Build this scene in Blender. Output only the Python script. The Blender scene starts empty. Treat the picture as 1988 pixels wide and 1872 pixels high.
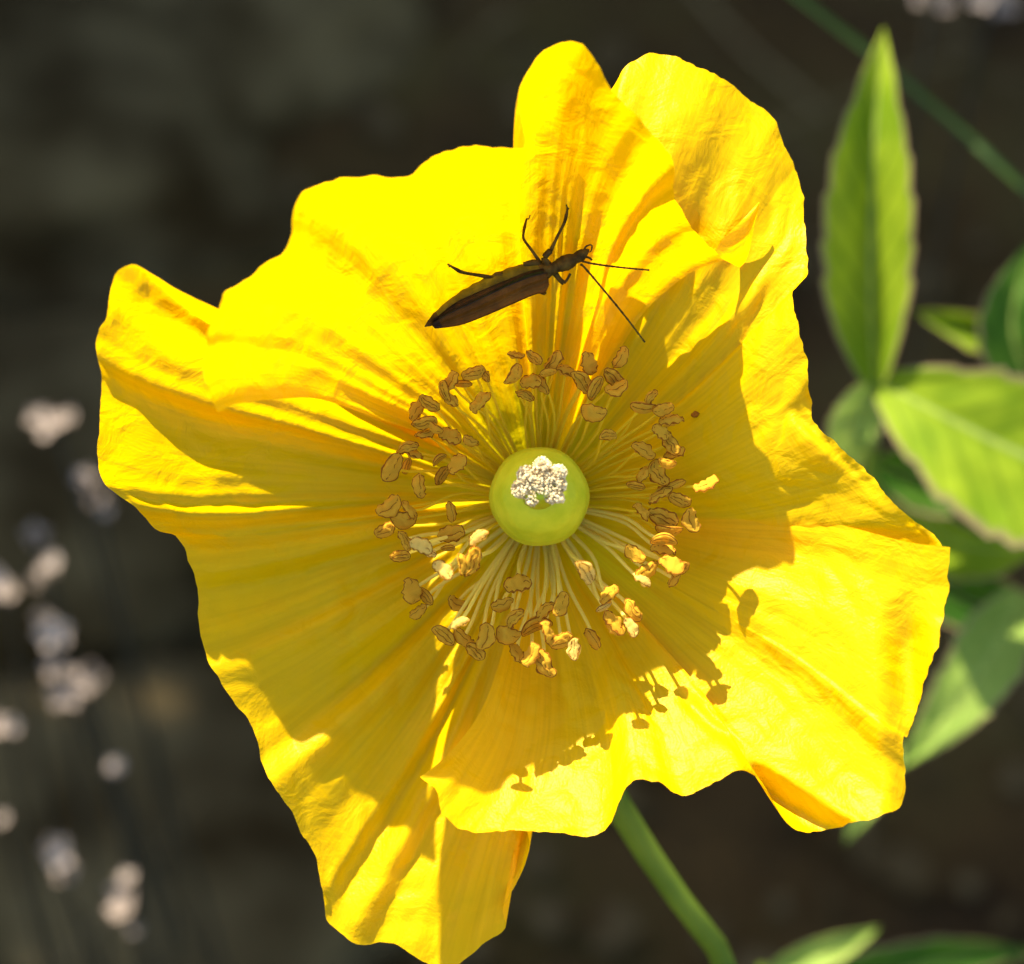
import bpy, bmesh, math, random
from mathutils import Vector, noise, Matrix
from mathutils.bvhtree import BVHTree
random.seed(7)
sc = bpy.context.scene
C = sc.collection
# ------------------------------------------------------------------ camera
S = 0.000035                      # metres covered by one layout unit in the flower's plane
DIST = 0.18                       # camera to flower plane
W0, H0 = 1988.0, 1872.0
PITCH = math.radians(50)
FWD = Vector((0, math.cos(PITCH), -math.sin(PITCH)))
RGT = Vector((1, 0, 0))
UPV = Vector((0, math.sin(PITCH), math.cos(PITCH)))
ORG = Vector((0, 0, 0.25))        # where the optical axis meets the flower plane
CAM = ORG - FWD * DIST
cam = bpy.data.cameras.new('camera')
cam.sensor_width = 36; cam.lens = 36 * DIST / (W0 * S)
cam.clip_start = 0.005; cam.clip_end = 500
cam.dof.use_dof = True
cam.dof.focus_distance = DIST - 190 * S
cam.dof.aperture_fstop = cam.lens / 3.7
camo = bpy.data.objects.new('camera', cam); C.objects.link(camo)
camo.location = CAM
camo.rotation_euler = (math.pi / 2 - PITCH, 0, 0)
sc.camera = camo
# ------------------------------------------------------------------ sky and sun
SUN_E = math.radians(18.5); SUN_A = math.atan(0.36)
sunv = (UPV * math.cos(SUN_E) * math.cos(SUN_A) - RGT * math.cos(SUN_E) * math.sin(SUN_A) - FWD * math.sin(SUN_E)).normalized()
world = bpy.data.worlds.new('World'); sc.world = world; world.use_nodes = True
wn = world.node_tree.nodes; wl = world.node_tree.links
wn.clear()
sky = wn.new('ShaderNodeTexSky'); sky.sky_type = 'NISHITA'; sky.sun_disc = False
sky.sun_elevation = math.asin(sunv.z); sky.sun_rotation = math.atan2(sunv.x, sunv.y)
bg = wn.new('ShaderNodeBackground'); bg.inputs['Strength'].default_value = 0.13
wo = wn.new('ShaderNodeOutputWorld')
wl.new(sky.outputs[0], bg.inputs[0]); wl.new(bg.outputs[0], wo.inputs[0])
sl = bpy.data.lights.new('sun', 'SUN'); sl.energy = 5.0; sl.angle = math.radians(0.5); sl.color = (1.0, 0.93, 0.80)
so = bpy.data.objects.new('sun', sl); C.objects.link(so)
so.rotation_euler = sunv.to_track_quat('Z', 'Y').to_euler()
so.location = ORG + sunv * 3
sc.view_settings.view_transform = 'Standard'; sc.view_settings.look = 'None'
sc.view_settings.gamma = 1; sc.view_settings.use_curve_mapping = False
sc.view_settings.exposure = 1.92
sc.render.engine = 'CYCLES'
sc.cycles.max_bounces = 9; sc.cycles.diffuse_bounces = 6; sc.cycles.transmission_bounces = 6

# ------------------------------------------------------------------ helpers
def at(px, py, h=0.0):
    """layout point at height h (layout units towards the viewer) -> world"""
    k = (DIST - h * S) / DIST
    return ORG + RGT * ((px - W0 / 2) * S * k) + UPV * ((H0 / 2 - py) * S * k) - FWD * (h * S)
FC = at(1048, 965, 0)             # flower centre
def unat(w):
    d = w - ORG
    h = -d.dot(FWD) / S; k = (DIST - h * S) / DIST
    return d.dot(RGT) / (S * k) + W0 / 2, H0 / 2 - d.dot(UPV) / (S * k), h
def tag(o, label=None, cat=None, group=None, kind=None):
    if label: o['label'] = label
    if cat: o['category'] = cat
    if group: o['group'] = group
    if kind: o['kind'] = kind
    return o
def empty(name, loc):
    o = bpy.data.objects.new(name, None); C.objects.link(o); o.location = loc
    o.empty_display_size = 0.01
    return o
BASE = {}
def child(name, me, parent=None):
    o = bpy.data.objects.new(name, me); C.objects.link(o)
    if parent is not None:
        o.parent = parent
        o.matrix_parent_inverse = Matrix.Translation(-wloc(parent))
    return o
def wloc(o):
    v = Vector(o.location)
    p = o.parent
    if p is not None:
        v = o.matrix_parent_inverse @ v + wloc(p)
    return v
def mesh(name, verts, faces, mats, fm=None, smooth=True, uvs=None, origin=None):
    me = bpy.data.meshes.new(name)
    me.from_pydata([tuple(v) for v in verts], [], faces)
    for m in mats: me.materials.append(m)
    if fm:
        for p, i in zip(me.polygons, fm): p.material_index = i
    if smooth: me.polygons.foreach_set('use_smooth', [True] * len(me.polygons))
    if uvs:
        ul = me.uv_layers.new(name='uv')
        for lp in me.loops: ul.data[lp.index].uv = uvs[lp.vertex_index]
    me.update()
    return me
def bend(pts, n):
    """Catmull-Rom resample of a polyline to n points, even in arc length"""
    P = [Vector(p) for p in pts]
    dense = []
    for i in range(len(P) - 1):
        p0 = P[max(i - 1, 0)]; p1 = P[i]; p2 = P[i + 1]; p3 = P[min(i + 2, len(P) - 1)]
        for k in range(14):
            t = k / 14
            dense.append(0.5 * ((2 * p1) + (p2 - p0) * t + (2 * p0 - 5 * p1 + 4 * p2 - p3) * t * t + (3 * p1 - p0 - 3 * p2 + p3) * t ** 3))
    dense.append(P[-1])
    L = [0.0]
    for a, b in zip(dense, dense[1:]): L.append(L[-1] + (b - a).length)
    out = []; j = 0
    for i in range(n):
        t = L[-1] * i / (n - 1)
        while j < len(L) - 2 and L[j + 1] < t: j += 1
        f = (t - L[j]) / max(L[j + 1] - L[j], 1e-12)
        out.append(dense[j].lerp(dense[j + 1], min(max(f, 0), 1)))
    return out
def tube(path, radii, sides=8, flat=None):
    """verts, faces of a capped tube along world points; flat = (axis, factor) squashes it"""
    V = []; F = []
    n = len(path)
    up = Vector((0.31, 0.55, 0.77))
    for i, p in enumerate(path):
        d = (path[min(i + 1, n - 1)] - path[max(i - 1, 0)]).normalized()
        a = d.cross(up).normalized(); b = d.cross(a).normalized()
        for k in range(sides):
            q = 2 * math.pi * k / sides
            V.append(p + (a * math.cos(q) + b * math.sin(q)) * radii[i])
    for i in range(n - 1):
        for k in range(sides):
            a0 = i * sides + k; a1 = i * sides + (k + 1) % sides
            F.append((a0, a1, a1 + sides, a0 + sides))
    F.append(tuple(range(sides - 1, -1, -1))); F.append(tuple((n - 1) * sides + k for k in range(sides)))
    return V, F
def lerp_table(tab, x):
    if x <= tab[0][0]: return tab[0][1]
    for (a, u), (b, v) in zip(tab, tab[1:]):
        if x <= b:
            f = (x - a) / (b - a); f = f * f * (3 - 2 * f)
            return u + (v - u) * f
    return tab[-1][1]

# ------------------------------------------------------------------ materials
def newmat(name):
    m = bpy.data.materials.new(name); m.use_nodes = True
    nt = m.node_tree; nt.nodes.clear()
    out = nt.nodes.new('ShaderNodeOutputMaterial')
    return m, nt, out
def N(nt, t, **kw):
    n = nt.nodes.new(t)
    for k, v in kw.items(): setattr(n, k, v)
    return n
def ramp(nt, stops):
    r = N(nt, 'ShaderNodeValToRGB')
    e = r.color_ramp.elements
    e[0].position, e[0].color = stops[0][0], (*stops[0][1], 1)
    e[1].position, e[1].color = stops[-1][0], (*stops[-1][1], 1)
    for p, c in stops[1:-1]:
        x = e.new(p); x.color = (*c, 1)
    return r
def simple(name, col, rough=0.6, spec=0.3, trans=0.0, nscale=None, col2=None, bump=0.0, bscale=None):
    m, nt, out = newmat(name)
    L = nt.links
    p = N(nt, 'ShaderNodeBsdfPrincipled')
    p.inputs['Roughness'].default_value = rough
    p.inputs['Specular IOR Level'].default_value = spec
    cs = None
    tc = N(nt, 'ShaderNodeTexCoord')
    if col2:
        nz = N(nt, 'ShaderNodeTexNoise'); nz.inputs['Scale'].default_value = nscale; nz.inputs['Detail'].default_value = 4
        L.new(tc.outputs['Object'], nz.inputs['Vector'])
        r = ramp(nt, [(0.35, col), (0.65, col2)]); L.new(nz.outputs['Fac'], r.inputs[0])
        cs = r.outputs[0]; L.new(cs, p.inputs['Base Color'])
    else:
        p.inputs['Base Color'].default_value = (*col, 1)
    if bump:
        nb = N(nt, 'ShaderNodeTexNoise'); nb.inputs['Scale'].default_value = bscale; nb.inputs['Detail'].default_value = 3
        L.new(tc.outputs['Object'], nb.inputs['Vector'])
        bp = N(nt, 'ShaderNodeBump'); bp.inputs['Strength'].default_value = bump; bp.inputs['Distance'].default_value = 0.0002
        L.new(nb.outputs['Fac'], bp.inputs['Height']); L.new(bp.outputs[0], p.inputs['Normal'])
    if trans:
        tr = N(nt, 'ShaderNodeBsdfTranslucent')
        if cs: L.new(cs, tr.inputs[0])
        else: tr.inputs[0].default_value = (*col, 1)
        mx = N(nt, 'ShaderNodeMixShader'); mx.inputs[0].default_value = trans
        L.new(p.outputs[0], mx.inputs[1]); L.new(tr.outputs[0], mx.inputs[2]); L.new(mx.outputs[0], out.inputs[0])
    else:
        L.new(p.outputs[0], out.inputs[0])
    return m

def petal_material():
    m, nt, out = newmat('petal_yellow'); L = nt.links
    uv = N(nt, 'ShaderNodeUVMap', uv_map='uv')
    tc = N(nt, 'ShaderNodeTexCoord')
    sep = N(nt, 'ShaderNodeSeparateXYZ'); L.new(uv.outputs[0], sep.inputs[0])
    # green tint towards the claw of the petal, its edge drawn out in fine rays
    mp = N(nt, 'ShaderNodeMapping'); mp.inputs['Scale'].default_value = (26, 1.2, 1); L.new(uv.outputs[0], mp.inputs[0])
    nz = N(nt, 'ShaderNodeTexNoise'); nz.inputs['Scale'].default_value = 1.6; nz.inputs['Detail'].default_value = 3
    L.new(mp.outputs[0], nz.inputs['Vector'])
    ma = N(nt, 'ShaderNodeMath', operation='MULTIPLY_ADD'); ma.inputs[1].default_value = 0.22; L.new(nz.outputs['Fac'], ma.inputs[0]); L.new(sep.outputs['Y'], ma.inputs[2])
    cr = ramp(nt, [(0.10, (0.86, 0.77, 0.010)), (0.27, (0.92, 0.72, 0.002)), (0.42, (0.98, 0.575, 0.0001)), (1.0, (0.985, 0.59, 0.0001))])
    L.new(ma.outputs[0], cr.inputs[0])
    # faint vein streaks and blotches of the petal itself
    mv = N(nt, 'ShaderNodeMapping'); mv.inputs['Scale'].default_value = (90, 2.2, 1); L.new(uv.outputs[0], mv.inputs[0])
    nv = N(nt, 'ShaderNodeTexNoise'); nv.inputs['Scale'].default_value = 1.3; nv.inputs['Detail'].default_value = 5
    L.new(mv.outputs[0], nv.inputs['Vector'])
    vr = ramp(nt, [(0.3, (0.86, 0.84, 0.8)), (0.6, (1, 1, 1))]); L.new(nv.outputs['Fac'], vr.inputs[0])
    mul = N(nt, 'ShaderNodeMix', data_type='RGBA', blend_type='MULTIPLY'); mul.inputs[0].default_value = 0.8
    L.new(cr.outputs[0], mul.inputs[6]); L.new(vr.outputs[0], mul.inputs[7])
    col = mul.outputs[2]
    # relief: veins, crumple, cell sparkle
    nc = N(nt, 'ShaderNodeTexNoise'); nc.inputs['Scale'].default_value = 420; nc.inputs['Detail'].default_value = 6; nc.inputs['Roughness'].default_value = 0.55; nc.inputs['Distortion'].default_value = 0.6
    L.new(tc.outputs['Object'], nc.inputs['Vector'])
    ncell = N(nt, 'ShaderNodeTexNoise'); ncell.inputs['Scale'].default_value = 5200; ncell.inputs['Detail'].default_value = 2
    L.new(tc.outputs['Object'], ncell.inputs['Vector'])
    b1 = N(nt, 'ShaderNodeBump'); b1.inputs['Strength'].default_value = 0.48; b1.inputs['Distance'].default_value = 0.0006; L.new(nc.outputs['Fac'], b1.inputs['Height'])
    b2 = N(nt, 'ShaderNodeBump'); b2.inputs['Strength'].default_value = 0.16; b2.inputs['Distance'].default_value = 0.00025; L.new(nv.outputs['Fac'], b2.inputs['Height']); L.new(b1.outputs[0], b2.inputs['Normal'])
    b3 = N(nt, 'ShaderNodeBump'); b3.inputs['Strength'].default_value = 0.55; b3.inputs['Distance'].default_value = 0.00006; L.new(ncell.outputs['Fac'], b3.inputs['Height']); L.new(b2.outputs[0], b3.inputs['Normal'])
    df = N(nt, 'ShaderNodeBsdfDiffuse'); L.new(col, df.inputs['Color']); L.new(b2.outputs[0], df.inputs['Normal'])
    tr = N(nt, 'ShaderNodeBsdfTranslucent'); L.new(col, tr.inputs['Color']); L.new(b2.outputs[0], tr.inputs['Normal'])
    m1 = N(nt, 'ShaderNodeMixShader'); m1.inputs[0].default_value = 0.58; L.new(df.outputs[0], m1.inputs[1]); L.new(tr.outputs[0], m1.inputs[2])
    gl = N(nt, 'ShaderNodeBsdfGlossy'); gl.inputs['Roughness'].default_value = 0.40; gl.inputs['Color'].default_value = (1, 0.97, 0.85, 1); L.new(b3.outputs[0], gl.inputs['Normal'])
    m2 = N(nt, 'ShaderNodeMixShader'); m2.inputs[0].default_value = 0.006; L.new(m1.outputs[0], m2.inputs[1]); L.new(gl.outputs[0], m2.inputs[2])
    L.new(m2.outputs[0], out.inputs[0])
    return m
def leaf_material(name, a, b, trans=0.35):
    m, nt, out = newmat(name); L = nt.links
    uv = N(nt, 'ShaderNodeUVMap', uv_map='uv')
    sep = N(nt, 'ShaderNodeSeparateXYZ'); L.new(uv.outputs[0], sep.inputs[0])
    tc = N(nt, 'ShaderNodeTexCoord')
    nz = N(nt, 'ShaderNodeTexNoise'); nz.inputs['Scale'].default_value = 160; nz.inputs['Detail'].default_value = 4
    L.new(tc.outputs['Object'], nz.inputs['Vector'])
    r = ramp(nt, [(0.35, a), (0.65, b)]); L.new(nz.outputs['Fac'], r.inputs[0])
    # paler side veins running out to the margin
    vx = N(nt, 'ShaderNodeMath', operation='SUBTRACT'); vx.inputs[1].default_value = 0.5; L.new(sep.outputs['X'], vx.inputs[0])
    va = N(nt, 'ShaderNodeMath', operation='ABSOLUTE'); L.new(vx.outputs[0], va.inputs[0])
    vb = N(nt, 'ShaderNodeMath', operation='MULTIPLY_ADD'); vb.inputs[1].default_value = -0.45; L.new(va.outputs[0], vb.inputs[0]); L.new(sep.outputs['Y'], vb.inputs[2])
    vm = N(nt, 'ShaderNodeMath', operation='MULTIPLY'); vm.inputs[1].default_value = 9.0; L.new(vb.outputs[0], vm.inputs[0])
    vf = N(nt, 'ShaderNodeMath', operation='PINGPONG'); vf.inputs[1].default_value = 0.5; L.new(vm.outputs[0], vf.inputs[0])
    vr = ramp(nt, [(0.0, (1, 1, 1)), (0.16, (0, 0, 0))]); L.new(vf.outputs[0], vr.inputs[0])
    vmix = N(nt, 'ShaderNodeMix', data_type='RGBA', blend_type='MULTIPLY'); L.new(vr.outputs[0], vmix.inputs[0]); L.new(r.outputs[0], vmix.inputs[6]); vmix.inputs[7].default_value = (0.62, 0.68, 0.55, 1)
    # reddish-brown margin
    d = N(nt, 'ShaderNodeMath', operation='SUBTRACT'); d.inputs[1].default_value = 0.5; L.new(sep.outputs['X'], d.inputs[0])
    ab = N(nt, 'ShaderNodeMath', operation='ABSOLUTE'); L.new(d.outputs[0], ab.inputs[0])
    er = ramp(nt, [(0.43, (0, 0, 0)), (0.49, (1, 1, 1))]); L.new(ab.outputs[0], er.inputs[0])
    mg = N(nt, 'ShaderNodeMix', data_type='RGBA'); L.new(er.outputs[0], mg.inputs[0]); L.new(vmix.outputs[2], mg.inputs[6]); mg.inputs[7].default_value = (0.22, 0.15, 0.08, 1)
    # pale midrib
    mr = ramp(nt, [(0.0, (1, 1, 1)), (0.03, (0, 0, 0))]); L.new(ab.outputs[0], mr.inputs[0])
    mg2 = N(nt, 'ShaderNodeMix', data_type='RGBA'); L.new(mr.outputs[0], mg2.inputs[0]); L.new(mg.outputs[2], mg2.inputs[6]); mg2.inputs[7].default_value = (0.28, 0.34, 0.07, 1)
    p = N(nt, 'ShaderNodeBsdfPrincipled'); p.inputs['Roughness'].default_value = 0.65; p.inputs['Specular IOR Level'].default_value = 0.12
    L.new(mg2.outputs[2], p.inputs['Base Color'])
    tr = N(nt, 'ShaderNodeBsdfTranslucent'); L.new(mg2.outputs[2], tr.inputs[0])
    bp = N(nt, 'ShaderNodeBump'); bp.inputs['Strength'].default_value = 0.4; bp.inputs['Distance'].default_value = 0.0004
    L.new(nz.outputs['Fac'], bp.inputs['Height']); L.new(bp.outputs[0], p.inputs['Normal'])
    mx = N(nt, 'ShaderNodeMixShader'); mx.inputs[0].default_value = trans
    L.new(p.outputs[0], mx.inputs[1]); L.new(tr.outputs[0], mx.inputs[2]); L.new(mx.outputs[0], out.inputs[0])
    return m
def soil_material():
    m, nt, out = newmat('soil'); L = nt.links
    tc = N(nt, 'ShaderNodeTexCoord')
    n1 = N(nt, 'ShaderNodeTexNoise'); n1.inputs['Scale'].default_value = 14; n1.inputs['Detail'].default_value = 8; n1.inputs['Roughness'].default_value = 0.6
    L.new(tc.outputs['Object'], n1.inputs['Vector'])
    r = ramp(nt, [(0.32, (0.020, 0.0095, 0.002)), (0.46, (0.052, 0.027, 0.006)), (0.57, (0.057, 0.036, 0.008)), (0.70, (0.100, 0.069, 0.025))])
    L.new(n1.outputs['Fac'], r.inputs[0])
    n2 = N(nt, 'ShaderNodeTexNoise'); n2.inputs['Scale'].default_value = 220; n2.inputs['Detail'].default_value = 6
    L.new(tc.outputs['Object'], n2.inputs['Vector'])
    bp = N(nt, 'ShaderNodeBump'); bp.inputs['Strength'].default_value = 0.8; bp.inputs['Distance'].default_value = 0.003; L.new(n2.outputs['Fac'], bp.inputs['Height'])
    p = N(nt, 'ShaderNodeBsdfPrincipled'); p.inputs['Roughness'].default_value = 0.95; p.inputs['Specular IOR Level'].default_value = 0.15
    L.new(r.outputs[0], p.inputs['Base Color']); L.new(bp.outputs[0], p.inputs['Normal']); L.new(p.outputs[0], out.inputs[0])
    return m
M_PETAL = petal_material()
M_SOIL = soil_material()
M_CLOD = simple('soil_clod', (0.042, 0.023, 0.007), 0.95, 0.05, 0, 120, (0.085, 0.056, 0.023))
M_STRAW = simple('dry_straw', (0.10, 0.065, 0.025), 0.85, 0.1, 0, 60, (0.17, 0.12, 0.055))
M_STEM = simple('green_stem', (0.045, 0.085, 0.004), 0.6, 0.15, 0, 150, (0.10, 0.145, 0.010))
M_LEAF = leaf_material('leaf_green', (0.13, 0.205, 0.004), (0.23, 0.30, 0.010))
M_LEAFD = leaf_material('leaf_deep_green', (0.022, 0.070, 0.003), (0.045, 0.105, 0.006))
M_LEAFP = leaf_material('leaf_pale_green', (0.15, 0.23, 0.030), (0.24, 0.32, 0.055))
M_GRASS = simple('grass_blade', (0.025, 0.06, 0.008), 0.6, 0.3, 0.3, 90, (0.045, 0.09, 0.012))
M_PINK = simple('pale_pink_floret', (0.18, 0.135, 0.10), 0.8, 0.08, 0.3, 200, (0.36, 0.285, 0.22))
M_PINKSTEM = simple('greyish_stem', (0.02, 0.018, 0.010), 0.8, 0.1, 0, 200, (0.035, 0.03, 0.018))
M_OVARY = simple('ovary_green', (0.54, 0.58, 0.018), 0.46, 0.2, 0.4, 500, (0.72, 0.70, 0.03), 0.35, 2500)
M_STIGMA = simple('stigma_cream', (0.50, 0.36, 0.16), 0.85, 0.08, 0.15, 2600, (0.80, 0.68, 0.40))
M_FILAM = simple('filament', (0.86, 0.70, 0.03), 0.5, 0.1, 0.55)
M_FILAM_LIT = simple('filament_lit', (0.92, 0.80, 0.17), 0.5, 0.05, 0.5)  # lighter copy for the lower filaments, sunlight put into the colour
M_ANTH = simple('anther_gold', (0.70, 0.34, 0.008), 0.7, 0.05, 0.45, 2400, (0.88, 0.54, 0.05), 0.5, 6000)
M_ANTHB = simple('anther_rust_rim', (0.20, 0.05, 0.003), 0.7, 0.06, 0.25, 2600, (0.46, 0.17, 0.012))
M_ANTHP = simple('anther_pale', (0.88, 0.58, 0.06), 0.7, 0.06, 0.5, 1800, (0.95, 0.74, 0.22), 0.5, 6000)
M_BODY = simple('beetle_dark', (0.026, 0.014, 0.003), 0.6, 0.06, 0, 1600, (0.085, 0.048, 0.007), 0.5, 4000)
M_ABDO = simple('beetle_abdomen_olive', (0.11, 0.080, 0.006), 0.5, 0.1, 0.3, 1000, (0.24, 0.18, 0.012), 0.4, 3000)
M_ELY = simple('beetle_wing_case', (0.030, 0.012, 0.002), 0.55, 0.08, 0.1, 380, (0.15, 0.052, 0.005), 0.5, 4500)
M_ELYD = simple('beetle_wing_ridge', (0.022, 0.010, 0.003), 0.5, 0.12, 0, 900, (0.05, 0.02, 0.004))

# ------------------------------------------------------------------ ground
def ground():
    n = 150; cx, cy = 0.0, 0.17
    c = []
    for i in range(n + 1):
        t = 2 * i / n - 1
        c.append(math.copysign(0.42 * abs(t) + 40 * max(0, abs(t) - 0.75) ** 3 * 64, t))
    V = []; F = []
    for y in c:
        for x in c:
            v = Vector((x * 7, y * 7, 0.3)); far = max(abs(x), abs(y))
            z = 0.010 * noise.noise(v) + 0.005 * noise.noise(v * 3.3) + 0.0022 * noise.noise(v * 11)
            z *= 1.0 if far < 1 else 1.0 / far
            V.append((x + cx, y + cy, z - 0.006))
    for j in range(n):
        for i in range(n):
            a = j * (n + 1) + i; F.append((a, a + 1, a + n + 2, a + n + 1))
    g = child('ground', mesh('ground', V, F, [M_SOIL])); g['kind'] = 'structure'
    # clods and litter
    bm = bmesh.new(); rng = random.Random(3)
    for i in range(1700):
        x = rng.uniform(-0.30, 0.30); y = rng.uniform(-0.10, 0.50); r = rng.uniform(0.0012, 0.0055) * (1.6 if rng.random() < 0.08 else 1)
        mt = Matrix.Translation((x, y, -0.004 + r * 0.2)) @ Matrix.Rotation(rng.uniform(0, 6.3), 4, 'Z') @ Matrix.Diagonal((r * rng.uniform(0.8, 1.5), r, r * rng.uniform(0.5, 0.9), 1))
        res = bmesh.ops.create_icosphere(bm, subdivisions=1, radius=1, matrix=mt)
        for v in res['verts']: v.co += Vector([rng.uniform(-0.22, 0.22) * r for _ in range(3)])
    me = bpy.data.meshes.new('soil_clods'); bm.to_mesh(me); bm.free(); me.materials.append(M_CLOD)
    tag(child('soil_clods', me), 'crumbly dark soil clods strewn over the shaded bed', 'soil', kind='stuff')
    V = []; F = []
    for i in range(45):
        x = rng.uniform(-0.25, 0.25); y = rng.uniform(-0.05, 0.45); a = rng.uniform(0, 3.14); l = rng.uniform(0.015, 0.07)
        p0 = Vector((x, y, 0.001)); d = Vector((math.cos(a), math.sin(a), rng.uniform(0, 0.25))) * l
        v, f = tube(bend([p0, p0 + d * 0.5 + Vector((rng.uniform(-1, 1), rng.uniform(-1, 1), 0.3)) * l * 0.1, p0 + d], 6), [rng.uniform(0.0003, 0.0007)] * 6, 5)
        k = len(V); V += v; F += [tuple(q + k for q in t) for t in f]
    tag(child('dry_straw', mesh('dry_straw', V, F, [M_STRAW])), 'dull brown dry straw littering the dark soil', 'straw', kind='stuff')
ground()
M_ROCK = simple('rough_rock', (0.023, 0.0135, 0.004), 0.95, 0.04, 0, 38, (0.094, 0.066, 0.027), 1.0, 300)
def on_ground(px, py, dz=-0.008):
    d = (at(px, py, 0) - CAM).normalized(); t = (dz - CAM.z) / d.z
    return CAM + d * t
def rock(px, py, sx, sy, sz, seed, label):
    bm = bmesh.new(); bmesh.ops.create_icosphere(bm, subdivisions=4, radius=1)
    for v in bm.verts:
        n = v.co.normalized()
        f = 1 + 0.28 * noise.noise(n * 1.4 + Vector((seed, 0, 0))) + 0.14 * noise.noise(n * 3.5 + Vector((0, seed, 0))) + 0.05 * noise.noise(n * 9 + Vector((0, 0, seed)))
        v.co = Vector((n.x * sx * f, n.y * sy * f, n.z * sz * f))
    me = bpy.data.meshes.new('rock'); bm.to_mesh(me); bm.free(); me.materials.append(M_ROCK)
    me.polygons.foreach_set('use_smooth', [True] * len(me.polygons))
    o = bpy.data.objects.new('rock', me); C.objects.link(o); p = on_ground(px, py); o.location = (p.x, p.y, -0.008 + sz * 0.25)
    o.rotation_euler.z = seed
    tag(o, label, 'rock')
rock(40, 330, 0.05, 0.06, 0.022, 1.3, 'grey brown rough rock behind the upper left petal flap')
rock(520, 60, 0.05, 0.035, 0.02, 4.1, 'low brown rock lying beyond the glowing upper petal')
rock(20, 1020, 0.045, 0.05, 0.018, 7.7, 'greyish rock among the blurred pink florets')
rock(330, 1640, 0.05, 0.04, 0.012, 9.2, 'flat dull rock half buried beside the lowest yellow petal')


# unseen leafy screen, added beyond the bed to keep the sun off the soil
def added_hedge():
    rng = random.Random(11)
    y0 = 0.56; top = 0.97; hx0, hx1 = -1.6, 0.9
    root = empty('added_hedge', Vector((-0.3, y0 + 0.12, -0.01)))
    tag(root, 'unseen dark green leafy screen added to shade the soil bed', 'added_hedge')
    RWh = wloc(root)
    V = []; F = []; UV = []
    for i in range(34000):
        c = Vector((rng.uniform(hx0, hx1), y0 + rng.uniform(0, 0.26), 0.03 + (top - 0.03) * rng.random() ** 0.9))
        c.z += 0.012 * noise.noise(Vector((c.x * 6, c.y * 6, 1)))
        l = rng.uniform(0.028, 0.048); w = l * 0.36
        d = Vector((rng.gauss(0, 1), rng.gauss(0, 1), rng.gauss(0, 1))).normalized(); e = d.cross(Vector((rng.gauss(0, 1), rng.gauss(0, 1), rng.gauss(0, 1)))).normalized(); u = d.cross(e)
        b = len(V)
        if (c + d * l).z > top + 0.012: d.z = -abs(d.z)
        for q in (c, c + d * l * 0.45 + e * w + u * l * 0.08, c + d * l * 0.45, c + d * l * 0.45 - e * w + u * l * 0.08, c + d * l): V.append(q - RWh)
        UV += [(0.3, 0), (0.15, 0.5), (0.3, 0.5), (0.15, 0.5), (0.3, 1)]
        F += [(b, b + 2, b + 1), (b + 1, b + 2, b + 4), (b, b + 3, b + 2), (b + 2, b + 3, b + 4)]
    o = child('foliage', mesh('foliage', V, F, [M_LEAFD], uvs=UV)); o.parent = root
    for k in range(7):
        x = hx0 + 0.18 + (hx1 - hx0 - 0.36) * k / 6
        p = [Vector((x, y0 + 0.13, -0.012)), Vector((x + rng.uniform(-0.03, 0.03), y0 + 0.12, 0.25)), Vector((x + rng.uniform(-0.06, 0.06), y0 + 0.14, 0.5)), Vector((x + rng.uniform(-0.08, 0.08), y0 + 0.13, 0.74))]
        V, F = tube(bend(p, 12), [0.014 - 0.0009 * i for i in range(12)], 8)
        o = child('trunk', mesh('trunk', [v - RWh for v in V], F, [M_STRAW])); o.parent = root
added_hedge()

# ------------------------------------------------------------------ the poppy
CX, CY = 1048.0, 965.0
poppy = empty('yellow_poppy', at(1048, 965, -30))
tag(poppy, 'wide open crumpled yellow poppy with a ring of rusty stamens', 'poppy')
def sstep(a, b, x):
    f = min(1, max(0, (x - a) / (b - a))); return f * f * (3 - 2 * f)
# rim height along each petal (t from its left to its right corner) and how steeply it rises
RIM = {
 'A': ([(0, 475), (0.08, 545), (0.25, 560), (0.40, 515), (0.52, 465), (0.72, 460), (0.83, 425), (0.89, 345), (0.95, 255), (1, 205)], 1.55),
 'B': ([(0, 350), (0.15, 340), (0.32, 300), (0.6, 250), (0.8, 270), (1, 270)], 1.45),
 'C': ([(0, 330), (0.25, 350), (0.45, 320), (0.7, 300), (1, 250)], 1.5),
 'D': ([(0, 430), (0.08, 420), (0.18, 340), (0.32, 210), (0.5, 125), (0.75, 100), (1, 130)], 1.4),
}
LAY = {'A': 16, 'B': 0, 'C': 16, 'D': 0}
def height(kind, px, py, t, s):
    r = math.hypot(px - CX, py - CY)
    rec = 1450 * max(0, s - 0.62) ** 2 * (1 - sstep(0.35, 0.62, t)) if kind == 'B' else 0     # outer petal bends back
    return lerp_table(RIM[kind][0], t) * s ** RIM[kind][1] - rec - 12 + LAY[kind] * min(1, r / 140)
def ripple(kind, t, s, prm):
    sd = prm['seed']
    h = 0
    ple = noise.noise(Vector((t * prm['pf'], s * 1.1 + 3, sd))) + 0.45 * noise.noise(Vector((t * prm['pf'] * 2.3, s * 1.4, sd + 5)))
    env = min(1, s / 0.25) * (0.35 + 0.65 * math.sin(math.pi * min(1, s * 0.85) ** 0.9))
    if 'fade' in prm: env *= 1 - prm['fade'] * sstep(0.45, 0.8, s)
    h += prm['pa'] * ple * env
    wav = noise.noise(Vector((t * prm['wf'], s * 0.8, sd + 11)))
    h += prm['wa'] * wav * s ** 2.6
    cr = noise.noise(Vector((t * 9, s * 6, sd + 17))); cr2 = noise.noise(Vector((t * 21, s * 12, sd + 23)))
    h += prm['ca'] * (cr + 0.5 * (abs(cr2) * 2 - 0.6)) * min(1, s * 1.6) ** 2
    return h
BVH = {}
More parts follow.
